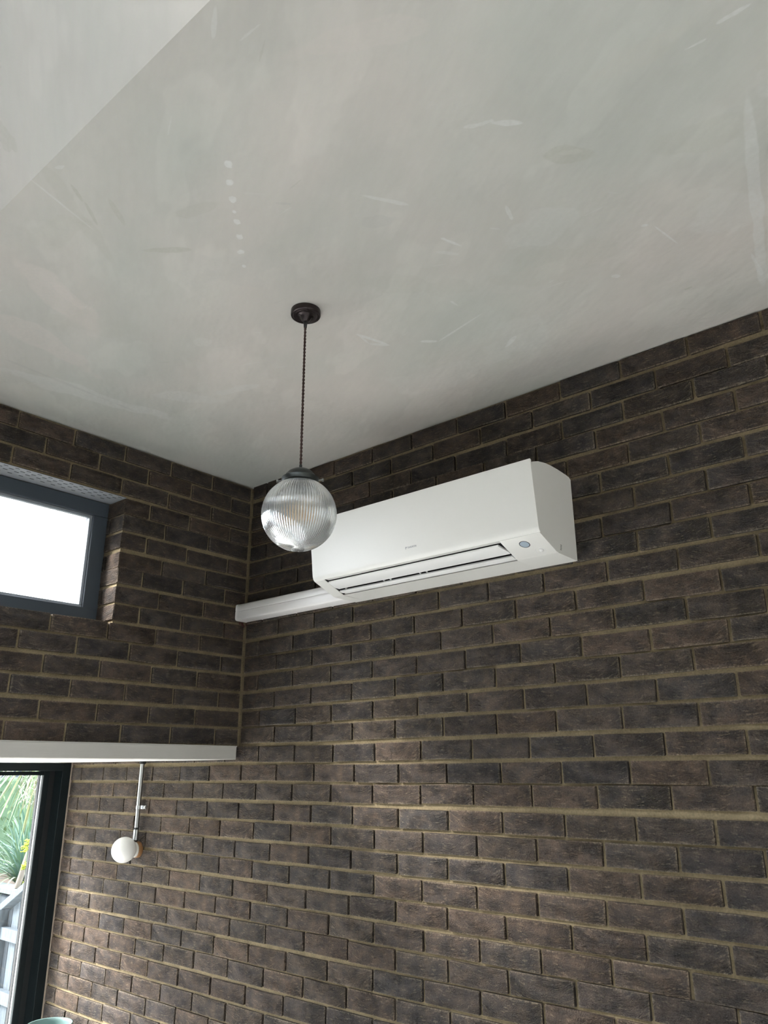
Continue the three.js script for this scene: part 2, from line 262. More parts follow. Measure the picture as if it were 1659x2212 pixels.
const LEFT_JOINTS = [
  [[238,-3],[467,1],[698,1],[931,-3],[1160,-2]],
  [[120,-6],[351,5],[578,4],[811,4],[1043,4]],
  [[233,-3],[469,3],[699,5],[930,4],[1163,2]],
  [[117,-2],[348,1],[553,1]],
  [[237,5],[471,5]],
  [[120,-1],[349,-4],[556,10]],
  [[240,-2],[471,-8]],
  [[125,4],[356,8],[558,12]],
  [[239,5],[471,2]],
  [[121,3],[350,6],[555,9]],
  [[246,7],[470,6],[692,3],[928,8]],
  [[125,4],[354,4],[587,7],[813,9],[1039,8]],
  [[245,1],[475,3],[708,7],[935,4]],
  [[126,0],[360,-1],[588,1],[818,-2],[1046,2]],
  [[242,-4],[470,-4],[699,-8],[927,-7]],
  [[130,-4],[359,-3],[587,-6],[816,-6],[1043,-8]],
];

function brickGeometry(L, cell, u0, u1) {
  const hx = L / 2, hy = (ROW - BED) / 2, D = 0.1, bev = 0.002, j = (a) => rr(-a, a), cut = 0.0022;
  const ring = [[-hx + cut, -hy], [j(0.02), -hy + j(0.0012)], [hx - cut, -hy], [hx, -hy + cut], [hx, hy - cut], [hx - cut, hy], [j(0.02), hy + j(0.0012)], [-hx + cut, hy], [-hx, hy - cut], [-hx, -hy + cut]]
    .map(([x, y]) => [x + j(0.001), y + j(0.0009)]);
  const n = ring.length, pos = [], idx = [];
  for (const [x, y] of ring) pos.push(x * (1 - bev / hx), y * (1 - bev / hy), j(0.0007));      // front face
  for (const [x, y] of ring) pos.push(x, y, -bev);
  for (const [x, y] of ring) pos.push(x, y, -D);
  pos.push(0, 0, 0.0006 + j(0.0008));
  const c = n * 3;
  for (let i = 0; i < n; i++) {
    const k = (i + 1) % n;
    idx.push(c, i, k, i, n + i, n + k, i, n + k, k, n + i, 2 * n + i, 2 * n + k, n + i, 2 * n + k, n + k);
  }
  let g = new THREE.BufferGeometry();
  g.setAttribute('position', new THREE.Float32BufferAttribute(pos, 3)); g.setIndex(idx);
  g = toCreasedNormals(g, 0.7);
  const p = g.attributes.position, nn = g.attributes.normal, uv = [], ci = cell % 4, cj = Math.floor(cell / 4);
  for (let i = 0; i < p.count; i++) {
    const ax = Math.abs(nn.getX(i)), ay = Math.abs(nn.getY(i)), az = Math.abs(nn.getZ(i));
    let u = p.getX(i) / L + 0.5, v = p.getY(i) / (2 * hy) + 0.5;
    u = u0 + (u1 - u0) * u;
    if (ax > ay && ax > az) u = clamp(-p.getZ(i) / 0.215, 0, 1); else if (ay > az) v = clamp(-p.getZ(i) / 0.1, 0, 1);
    uv.push((ci + clamp(u, 0.004, 0.996)) / 4, (cj + clamp(v, 0.012, 0.988)) / 16);
  }
  g.setAttribute('uv', new THREE.Float32BufferAttribute(uv, 2));
  return g;
}
const FULL = 0.215, HALF = 0.1025;
const fullBricks = [...Array(64)].map((_, i) => brickGeometry(FULL, i, 0, 1));
const halfBricks = [...Array(16)].map((_, i) => { const a = rr(0, 0.5); return brickGeometry(HALF, i * 4 + 1, a, a + 0.48); });

// a wall's bricks: the 300 that show largest are parts of their own, the rest is joined
function layBricks(wall, list) {
  const q = V(0, 0, 0), forward = camera.getWorldDirection(V(0, 0, 0));
  for (const b of list) {
    const s = b.len < 0.155 ? halfBricks[Math.floor(rnd() * 16)] : fullBricks[Math.floor(rnd() * 64)];
    b.geo = s; b.nominal = b.len < 0.155 ? HALF : FULL; b.mat = brickMats[Math.floor(rnd() * brickMats.length)];
    b.tilt = rr(-0.004, 0.004); b.proud = rr(-0.0013, 0.0013);
    q.set(...b.at).sub(camera.position); const depth = q.dot(forward);
    q.set(...b.at).project(camera);
    b.size = depth > 0.1 && Math.abs(q.x) < 1.12 && Math.abs(q.y) < 1.12 && !b.hidden ? b.len * (b.side ? 0.7 : 1) / depth / depth : 0;
  }
  list.sort((a, b) => b.size - a.size);
  const rest = {};
  list.forEach((b, n) => {
    const m = shadow(new THREE.Mesh(b.geo, b.mat)); m.name = 'brick';
    m.position.set(...b.at); m.rotation.y = b.side ? Math.PI / 2 : 0; m.rotation.z = b.tilt;
    m.scale.set(b.len / b.nominal, b.tall ?? 1, b.deep ?? 1);
    m.translateZ(b.proud);
    if (n < 300 && b.size > 0) { wall.add(m); m.position.sub(wall.position); return; }
    m.updateMatrix(); (rest[brickMats.indexOf(b.mat)] ??= []).push(b.geo.clone().applyMatrix4(m.matrix));
  });
  for (const [k, gs] of Object.entries(rest)) { const m = part('brick_courses', mergeGeometries(gs), brickMats[k], wall); m.userData.kind = 'stuff'; }
}

const rightBricks = [], recessBricks = [], leftBricks = [];
for (let r = 0; r < 37; r++) {
  const known = RIGHT_JOINTS[r] ?? [], par = r % 2 ? 0 : 0.5, stops = [];
  const xMin = r < 16 ? 0 : -1.447;
  for (let k = -15 + par; k < 12; k++) {
    let dx = rr(-3, 3), dy = rr(-2, 2), best = 9;
    for (const [c, x, y] of known) if (Math.abs(c - k) < best && Math.abs(c - k) < 3.1) { best = Math.abs(c - k); dx = best ? x * 0.7 + rr(-2, 2) : x; dy = best ? y * 0.8 : y; }
    const x = (k - COL0) * 0.225 + dx / 1000;
    if (x > xMin + 0.03 && x < 4.35) stops.push([x, dy / 1000]);
  }
  stops.unshift([xMin + (r < 16 ? 0.003 : -0.004), stops[0][1]]);
  for (let i = 0; i + 1 < stops.length; i++) {
    const [a, da] = stops[i], [b, db] = stops[i + 1], len = b - a - PERP * rr(0.8, 1.2);
    if (len < 0.02) continue;
    const y = H - (r + 0.5) * ROW + (da + db) / 2, x = (a + b) / 2;
    const brick = { at: [x, y, 0], len, hidden: x > 0.8 && x < 1.6 && r > 5 && r < 8 };
    (x > 0 ? rightBricks : recessBricks).push(brick);
  }
}
const WZ0 = 0.678, WZ1 = 1.9;                       // the high window's opening in the left wall
for (let r = 0; r < 16; r++) {
  const open = r >= 3 && r <= 9;
  let js = (LEFT_JOINTS[r] ?? []).map(([z, d]) => [z / 1000, clamp(d, -9, 9) / 1000]);
  const dy0 = js[0][1]; js.unshift([0.003, dy0]);
  const end = js.length - 1;
  for (let z = js[end][0] + 0.2305; z < 4.4; z += 0.2305) js.push([z, js[end][1] * 0.5]);
  if (open) js = [...js.filter(([z]) => z < WZ0 - 0.05), [WZ0 + PERP / 2, dy0], ...js.filter(([z]) => z > WZ1 + 0.03)];
  for (let i = 0; i + 1 < js.length; i++) {
    const [a, da] = js[i], [b, db] = js[i + 1];
    if (open && a < WZ1 && b > WZ1) { const lo = WZ1, len = b - lo - PERP; leftBricks.push({ at: [0, H - (r + 0.5) * ROW + db, lo + len / 2], len, side: true }); continue; }
    const len = b - a - PERP * rr(0.9, 1.25), atReveal = open && Math.abs(b - (WZ0 + PERP / 2)) < 1e-6;
    const z = atReveal ? WZ0 - len / 2 : (a + b) / 2;
    leftBricks.push({ at: [0, H - (r + 0.5) * ROW + (da + db) / 2, z], len, side: true, deep: atReveal && r % 2 ? 1.75 : 1 });
    if (atReveal && !(r % 2)) leftBricks.push({ at: [-0.111, H - (r + 0.5) * ROW + (da + db) / 2, WZ0 - 0.055], len: 0.11, side: true, deep: 0.7 });
  }
}

for (let r = -8; r < 0; r++) for (let z = 1.55 + (r % 2 ? 0.115 : 0); z < 4.5; z += 0.2305) leftBricks.push({ at: [0, H - (r + 0.5) * ROW, z + 0.11], len: 0.2195, side: true, hidden: true });   // above the splay

const wallRight = struct('wall_right', 'long dark brick wall behind the air conditioner', 'wall', [1.4, 0, 0]);
part('mortar', metreUV(merge([box(-0.004, 4.7, 0, H - 1.2, -0.3, -0.0115), box(-0.3, 4.7, H - 1.2, H + 0.3, -0.3, -0.0115)])), mortar, wallRight);
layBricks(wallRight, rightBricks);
const wallRecess = struct('wall_recess', 'brick side wall of the low bay beside the glazed door', 'wall', [-0.7, 0, 0]);
part('mortar', metreUV(box(-1.62, -0.004, 0, H - 1.2, -0.3, -0.0115)), mortar, wallRecess);
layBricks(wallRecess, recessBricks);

const wallLeft = struct('wall_left', 'dark brick wall with the high window, carried on the white beam', 'wall', [0, H - 1.2285, 0.8]);
{
  const y0 = H - 1.2285, sh = new THREE.Shape([[-0.01, y0], [4.9, y0], [4.9, H + 1.25], [-0.01, H + 1.25]].map(([a, b]) => new THREE.Vector2(a, b)));
  const top = H - 3 * ROW, bot = H - 10 * ROW - 0.004;
  sh.holes.push(new THREE.Path([[WZ0 - 0.008, bot], [WZ0 - 0.008, top], [WZ1 + 0.008, top], [WZ1 + 0.008, bot]].map(([a, b]) => new THREE.Vector2(a, b))));
  const g = new THREE.ExtrudeGeometry(sh, { depth: 0.29, bevelEnabled: false }).rotateY(-Math.PI / 2).translate(-0.0115, 0, 0);
  part('mortar', metreUV(g), mortar, wallLeft);
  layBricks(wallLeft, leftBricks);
}

const RL = [0.9, 3.9, 2.36, 3.7];                      // rooflight opening: x from, to, z from, to
// ---------------------------------------------------------------- ceilings, beam, floor and the rest of the shell
{
  const zf = 1.71, zs = 2.21, yr = H + 0.6, zb = 4.9;                      // flat, then a splay up to the raised part with the rooflight
  const pts = [[-0.3, H], [zf, H], [zs, yr], [zs, yr + 0.25], [zf - 0.1, H + 0.25], [-0.3, H + 0.25]];
  const g = sweepX(pts, -0.3, 4.7, 0, 0.1);
  const p = g.attributes.position, uv = g.attributes.uv;
  for (let i = 0; i < p.count; i++) uv.setXY(i, p.getX(i) / 3, p.getZ(i) / 3);
  const ceiling = struct('ceiling', 'grey and pink skimmed plaster ceiling with a splay up to a rooflight', 'ceiling', [2, H, 1]);
  part('plaster', g, ceilMat, ceiling);
  const [a, b, c, d] = RL;
  part('raised_plaster', metreUV(merge([box(-0.3, 4.7, yr, yr + 0.25, zs, c), box(-0.3, 4.7, yr, yr + 0.25, d, zb), box(-0.3, a, yr, yr + 0.25, c, d), box(b, 4.7, yr, yr + 0.25, c, d)]), 3), ceilMat, ceiling);
  const w = struct('window_2', 'flat rooflight in the raised ceiling behind the camera', 'window', [2, yr, 3.4]);
  part('kerb', merge([box(a - 0.05, b + 0.05, yr + 0.25, yr + 0.34, c - 0.05, c), box(a - 0.05, b + 0.05, yr + 0.25, yr + 0.34, d, d + 0.05), box(a - 0.05, a, yr + 0.25, yr + 0.34, c, d), box(b, b + 0.05, yr + 0.25, yr + 0.34, c, d)]), anthracite, w);
  part('pane', box(a - 0.04, b + 0.04, yr + 0.34, yr + 0.345, c - 0.04, d + 0.04), pane, w);
}
const beam = struct('trim_1', 'off-white painted beam under the window wall', 'beam', [0, H - 1.285, 1.5]);
part('beam_casing', rbox(-0.14, 0.004, H - 1.285, H - 1.2285, 0.014, 4.6, 0.003), whitePaint, beam);
part('scribe_bead', rbox(-0.004, 0.0055, H - 1.2312, H - 1.2262, 0.012, 4.6, 0.0015), whitePaint, beam);
const soffit = struct('ceiling_recess', 'white soffit over the low bay', 'ceiling', [-0.8, H - 1.285, 1.5]);
part('soffit_board', box(-1.6, -0.139, H - 1.285, H - 1.05, -0.01, 4.6), soffitPaint, soffit);
const roof = struct('roof_recess', 'dark flat roof over the low bay', 'roof', [-0.95, H - 1.05, 1.5]);
part('roof_deck', box(-1.75, -0.29, H - 1.05, H - 1.0, -0.3, 4.9), std(C(0.05, 0.05, 0.052), 0.9), roof);
part('roof_edge', box(-1.75, -1.56, H - 1.27, H - 1.05, -0.3, 4.9), std(C(0.2, 0.2, 0.2), 0.8), roof);

const floorTex = dataTex(512, 512, (i, j, o) => { const x = i / 512 * 4, y = j / 512 * 4, t = 1 + 0.12 * fbm(x * 3, y * 3, 4) + 0.06 * noise(x * 40, y * 40); o[0] = 0.8 * t; o[1] = 0.79 * t; o[2] = 0.765 * t; }, true);
const floor = struct('floor', 'pale concrete floor', 'floor', [1.4, 0, 2]);
part('screed', metreUV(box(-1.6, 4.7, -0.12, 0, -0.3, 4.9), 2), std(C(1, 1, 1), 0.55, { map: floorTex }), floor);
const wallFar = struct('wall_far', 'pale plastered wall at the right end of the room', 'wall', [4.5, 0, 2.3]);
part('plaster', box(4.4, 4.7, 0, H + 1.3, -0.3, 4.9), palePlaster, wallFar);
const wallBack = struct('wall_back', 'dark rendered wall behind the camera', 'wall', [2, 0, 4.75]);
part('render_coat', box(-1.9, 4.7, 0, H + 1.4, 4.6, 4.9), std(C(0.09, 0.085, 0.08), 0.9), wallBack);

// ---------------------------------------------------------------- high window in the left wall
{
  const w = struct('window_1', 'high grey-framed window full of white sky', 'window', [-0.165, H - 0.765, 1.36]);
  const xf = -0.13, xb = -0.2, y0 = H - 0.762, y1 = H - 0.2335, a = WZ0 - 0.004, b = WZ1 + 0.004, s = 0.064;
  part('frame_rail', rbox(xb, xf, y1 - s, y1, a, b, 0.004), anthracite, w);
  part('frame_rail', rbox(xb, xf, y0, y0 + s + 0.004, a, b, 0.004), anthracite, w);
  part('frame_stile', rbox(xb, xf - 0.0006, y0 + s, y1 - s, a, a + s + 0.004, 0.004), anthracite, w);
  part('frame_stile', rbox(xb, xf - 0.0006, y0 + s, y1 - s, b - s - 0.004, b, 0.004), anthracite, w);
  const i0 = y0 + s + 0.003, i1 = y1 - s - 0.001, g0 = a + s + 0.003, g1 = b - s - 0.003, t = 0.012, bead = std(C(0.3, 0.33, 0.36), 0.35);
  for (const g of [rbox(-0.158, -0.142, i0, i0 + t, g0, g1, 0.002), rbox(-0.158, -0.142, i1 - t, i1, g0, g1, 0.002), rbox(-0.158, -0.142, i0 + t, i1 - t, g0, g0 + t, 0.002), rbox(-0.158, -0.142, i0 + t, i1 - t, g1 - t, g1, 0.002)]) part('glazing_bead', g, bead, w);
  part('pane', box(-0.168, -0.164, i0 + 0.002, i1 - 0.002, g0 + 0.002, g1 - 0.002), pane, w);
  // slotted steel lintel over the opening
  const lx0 = -0.1295, lx1 = -0.004, lz0 = WZ0 - 0.006, lz1 = WZ1 + 0.006;
  const sh = new THREE.Shape([[lx0, lz0], [lx1, lz0], [lx1, lz1], [lx0, lz1]].map(([p, q]) => new THREE.Vector2(p, q)));
  [-0.018, -0.038, -0.058, -0.084].forEach((x, k) => {
    for (let z = lz0 + 0.014 + k * 0.0145; z < lz1 - 0.03; z += 0.0435) sh.holes.push(new THREE.Path([[x - 0.0032, z], [x - 0.0032, z + 0.018], [x + 0.0032, z + 0.018], [x + 0.0032, z]].map(([p, q]) => new THREE.Vector2(p, q))));
  });
  const plate = new THREE.ExtrudeGeometry(sh, { depth: 0.0007, bevelEnabled: false }).rotateX(Math.PI / 2).translate(0, H - 0.2325, 0);
  part('lintel', plate, galvanised, w, 'slotted galvanised lintel');
  part('lintel_cavity', box(lx0 - 0.002, lx1 - 0.004, H - 0.2298, H - 0.2296, lz0, lz1), std(C(0.012, 0.012, 0.014), 0.95), w);
}

// ---------------------------------------------------------------- glazed sliding door at the end of the bay
{
  const d = struct('door_1', 'black framed sliding glass door onto the garden', 'door', [-1.5, 0, 1.7]);
  const top = H - 1.287, x0 = -1.56, x1 = -1.445, zEnd = 3.5;
  part('frame_jamb', rbox(x0, x1, 0, top, 0.0, 0.05, 0.002), blackFrame, d);
  part('frame_jamb', rbox(x0, x1, 0, top, zEnd - 0.05, zEnd, 0.002), blackFrame, d);
  part('frame_head', rbox(x0, x1 - 0.0005, top - 0.042, top, 0.05, zEnd - 0.05, 0.002), blackFrame, d);
  part('frame_sill', rbox(x0, x1, 0, 0.04, 0.05, zEnd - 0.05, 0.002), blackFrame, d);
  part('track_channel', box(-1.55, -1.53, 0.04, top - 0.042, 0.05, 0.135), channelBlack, d);
  const sash = (za, zb, xs) => {
    const st = 0.03;
    part('sash_stile', rbox(xs - 0.035, xs, 0.04, top - 0.044, za, za + st, 0.002), blackFrame, d);
    part('sash_stile', rbox(xs - 0.035, xs, 0.04, top - 0.044, zb - st, zb, 0.002), blackFrame, d);
    part('sash_rail', rbox(xs - 0.035, xs, top - 0.064, top - 0.044, za + st, zb - st, 0.002), blackFrame, d);
    part('sash_rail', rbox(xs - 0.035, xs, 0.04, 0.1, za + st, zb - st, 0.002), blackFrame, d);
    for (const z of [za + st, zb - st - 0.011]) part('glazing_gasket', rbox(xs - 0.02, xs - 0.006, 0.1, top - 0.064, z, z + 0.011, 0.002), std(C(0.34, 0.37, 0.38), 0.4), d, 'pale grey edge strip of the pane');
    part('pane', box(xs - 0.022, xs - 0.018, 0.1, top - 0.064, za + st + 0.004, zb - st - 0.004), pane, d);
  };
  sash(0.105, 1.85, -1.478); sash(1.81, zEnd - 0.05, -1.518);
  part('sealant', rbox(-1.449, -1.436, 0, top, -0.006, 0.004, 0.002), std(C(0.22, 0.175, 0.14), 0.8), d, 'beige sealant between frame and brick');
}
part('plaster', box(-1.9, 0.0, 0, H - 1.05, 3.5, 4.6), palePlaster, struct('wall_bay', 'pale plastered end wall of the low bay', 'wall', [-0.9, 0, 3.6]));

// ---------------------------------------------------------------- air conditioner
const XB = V(1, 0, 0);
const facet = new THREE.Matrix4().makeBasis(XB, V(0, 0.367, 0.930), V(0, -0.930, 0.367)).setPosition(0, H - 0.631, 0.242);   // (x, -s, height) on the slanted underside
{
  const A = thing('air_conditioner', 'long white wall-mounted air conditioner with open slats on dark brick', 'air conditioner', [1.203, H - 0.676, 0]);
  const Y = (l) => l.map(([z, y]) => [z, H + y]), x0 = 0.703, x1 = 1.703, o0 = 0.757, o1 = 1.552;
  const topLine = [[0, -0.676], [0, -0.388], [0.012, -0.3815], [0.035, -0.379], [0.09, -0.3765], [0.136, -0.3765], [0.173, -0.379], [0.22, -0.387], [0.258, -0.4], [0.262, -0.41], [0.262, -0.455], [0.253, -0.538], [0.247, -0.6], [0.24, -0.629]];
  const full = Y([...topLine, [0.238, -0.6327], [0.135, -0.6733], [0.128, -0.675]]).reverse();
  const cut = Y([...topLine, [0.2385, -0.6285], [0.233, -0.6292], [0.224, -0.6298], [0.215, -0.63], [0.209, -0.627], [0.203, -0.6195], [0.19, -0.607], [0.18, -0.602], [0.15, -0.611], [0.125, -0.636], [0.1205, -0.66], [0.129, -0.674]]).reverse();
  part('casing', merge([sweepX(full, x0 + 0.0012, o0), sweepX(full, o1, x1 - 0.0012), sweepX(cut, o0, o1)]), acWhite, A);
  const front = [[0.274, -0.394], [0.2705, -0.43], [0.267, -0.465], [0.2625, -0.505], [0.258, -0.545], [0.2545, -0.58], [0.2518, -0.605], [0.2502, -0.615], [0.2478, -0.6225], [0.2445, -0.6278], [0.2405, -0.6312]];
  const back = [[0.2365, -0.629], [0.2405, -0.6238], [0.2435, -0.617], [0.2455, -0.605], [0.2484, -0.58], [0.252, -0.545], [0.2565, -0.505], [0.261, -0.465], [0.2645, -0.43], [0.2675, -0.396]];
  part('front_panel', sweepX(Y([...front, ...back]).reverse(), x0, x1, 0.0014, 0.45), acWhite, A);
  // dark inside of the outlet
  const liner = Y([[0.2035, -0.6206], [0.19, -0.6083], [0.18, -0.6032], [0.1505, -0.6122], [0.1262, -0.6364], [0.1218, -0.66], [0.1233, -0.66], [0.128, -0.6372], [0.1515, -0.6137], [0.18, -0.6048], [0.189, -0.6095], [0.2025, -0.6222]]).reverse();
  const cheek = Y([[0.2365, -0.6306], [0.224, -0.6306], [0.214, -0.6308], [0.2035, -0.6212], [0.19, -0.6085], [0.18, -0.6035], [0.151, -0.6125], [0.1265, -0.637], [0.122, -0.66], [0.13, -0.673], [0.2365, -0.631]]).reverse();
  part('air_outlet', merge([sweepX(liner, o0 + 0.001, o1 - 0.001), sweepX(cheek, o0 + 0.0002, o0 + 0.0018), sweepX(cheek, o1 - 0.0018, o1 - 0.0002)]), acDark, A, 'black inside of the air outlet');
  const plateOn = (pts, h0, th, bevel = 0.0008) => {
    const g = new THREE.ExtrudeGeometry(new THREE.Shape(pts.map(([x, s]) => new THREE.Vector2(x, -s))), { depth: th, bevelEnabled: bevel > 0, bevelSize: bevel, bevelThickness: bevel, bevelOffset: -bevel, bevelSegments: 2 });
    return toCreasedNormals(g.translate(0, 0, h0), 0.6).applyMatrix4(facet);
  };
  part('flap', plateOn([[0.7585, 0.0245], [1.5335, 0.0245], [1.5495, 0.064], [1.5495, 0.0765], [0.772, 0.0765], [0.7585, 0.062]], -0.005, 0.005), acFlap, A, 'wide white air flap');
  part('flap', plateOn([[0.7605, 0.0915], [1.5475, 0.0915], [1.5495, 0.099], [1.5495, 0.1075], [0.768, 0.1075], [0.7605, 0.1]], -0.0048, 0.0045), acFlap, A, 'narrow white air flap');
  part('flap_rim', plateOn([[0.77, 0.1090], [1.5495, 0.1090], [1.5495, 0.1158], [0.77, 0.1158]], -0.005, 0.003, 0.0004), acFlap, A);
  for (const x of [0.792, 0.988, 1.02, 1.16, 1.19]) part('flap_arm', plateOn([[x, 0.074], [x + 0.0035, 0.074], [x + 0.0035, 0.094], [x, 0.094]], -0.012, 0.006, 0.0004), acFlap, A);
  const cp = part('control_panel', plateOn([[o1 + 0.0012, 0.0005], [x1 - 0.0014, 0.0005], [x1 - 0.0014, 0.1105], [o1 + 0.0012, 0.1105]], -0.0035, 0.005, 0.0006), acWhite, A, 'slanted corner panel with sensor window');
  const disc = (x, s, h0, h1, r, seg = 40) => new THREE.CylinderGeometry(r, r, h1 - h0, seg).rotateX(Math.PI / 2).translate(x, -s, (h0 + h1) / 2).applyMatrix4(facet);
  const ring = (x, s, h, r, t) => new THREE.TorusGeometry(r, t, 10, 44).translate(x, -s, h).applyMatrix4(facet);
  part('sensor_ring', ring(1.6235, 0.0415, 0.0014, 0.0165, 0.0016), rubberBlack, cp, 'dark ring');
  part('sensor_window', disc(1.6235, 0.0415, 0.0005, 0.0024, 0.0155), phys(C(0.42, 0.50, 0.58), 0.25, { clearcoat: 0.6 }), cp, 'pale blue sensor window');
  part('eye_rim', ring(1.6555, 0.0885, 0.0015, 0.0165, 0.0013), acFlap, cp);
  part('eye_seat', disc(1.6555, 0.0885, 0.0004, 0.0019, 0.016), std(C(0.52, 0.52, 0.49), 0.5), cp);
  part('motion_eye', new THREE.SphereGeometry(0.0085, 28, 14, 0, Math.PI * 2, 0, Math.PI / 2).scale(1, 0.75, 1).rotateX(Math.PI / 2).translate(1.6595, -0.0865, 0.0015).applyMatrix4(facet), acFlap, cp, 'small white domed motion sensor');
  for (let k = 0; k < 4; k++) part('vent_slot', rbox(x1 - 0.004, x1 - 0.0006, H - 0.6462 - k * 0.0052, H - 0.6441 - k * 0.0052, 0.1035 + k * 0.0012, 0.1125 + k * 0.0012, 0.0006), acDark, A, 'short black vent slot');
  const font = await new FontLoader().loadAsync('fonts/droid/droid_sans_bold.typeface.json');
  const word = new TextGeometry('DAIKIN', { font, size: 0.0062, depth: 0.0004, curveSegments: 3 });
  word.computeBoundingBox(); const wl = word.boundingBox.max.x;
  word.scale(0.0385 / wl, 1, 1).translate(0.0105, 0, 0);
  const flag = new THREE.ExtrudeGeometry(new THREE.Shape([[0, -0.0022], [0.0018, -0.0022], [0.0025, 0.0012], [0.0095, 0.0058], [0, 0.0072]].map(([x, y]) => new THREE.Vector2(x, y))), { depth: 0.0004, bevelEnabled: false });
  const onFront = new THREE.Matrix4().makeBasis(XB, V(0, 0.9946, 0.1045), V(0, -0.1045, 0.9946)).setPosition(1.174, H - 0.5895, 0.25385);
  part('logo', merge([word, flag]).applyMatrix4(onFront), std(C(0.42, 0.42, 0.42), 0.4, { metalness: 0.3 }), A, 'small grey maker\'s name');
}

// ---------------------------------------------------------------- pipe trunking
{
  const T = thing('pipe_trunking', 'white plastic pipe trunking from the corner to the air conditioner', 'trunking', [0.35, H - 0.672, 0]);
  const yb = H - 0.6735, yt = H - 0.598, zd = 0.064, r = 0.012, cover = [[-0.008, yb]];
  const arc = (cz, cy, a0, a1) => { for (let k = 0; k <= 6; k++) { const a = a0 + (a1 - a0) * k / 6; cover.push([cz + r * Math.cos(a), cy + r * Math.sin(a)]); } };
  arc(zd - r, yb + r, -Math.PI / 2, 0);
  const m = (yb + yt) / 2 + 0.004; cover.push([zd, m - 0.003], [zd - 0.0015, m], [zd, m + 0.003]);
  arc(zd - r, yt - r, 0, Math.PI / 2);
  cover.push([-0.008, yt]);
  part('cover', sweepX(cover, 0.006, 0.702, 0.0006, 0.5), pvcWhite, T);
  part('end_cap', sweepX(cover.map(([z, y]) => [z < 0 ? z : z + 0.0012, (y - (yb + yt) / 2) * 1.025 + (yb + yt) / 2]), 0.0025, 0.014, 0.001, 0.5), pvcWhite, T);
  // red fire foam squeezed out where the pipes pass through the corner
  const foam = [];
  for (let k = 0; k < 12; k++) foam.push(new THREE.IcosahedronGeometry(rr(0.004, 0.008), 2).scale(k % 2 ? 0.3 : 1, 1.4, k % 2 ? 1 : 0.3).translate(k % 2 ? -0.001 : 0.002 + rr(0, 0.012), yb - 0.002 - k * 0.0022 * rr(0.5, 1), k % 2 ? 0.004 + rr(0, 0.03) : -0.006));
  part('sealing_foam', merge(foam), std(C(0.09, 0.028, 0.024), 0.95), T, 'dull red sealing foam in the corner');
}

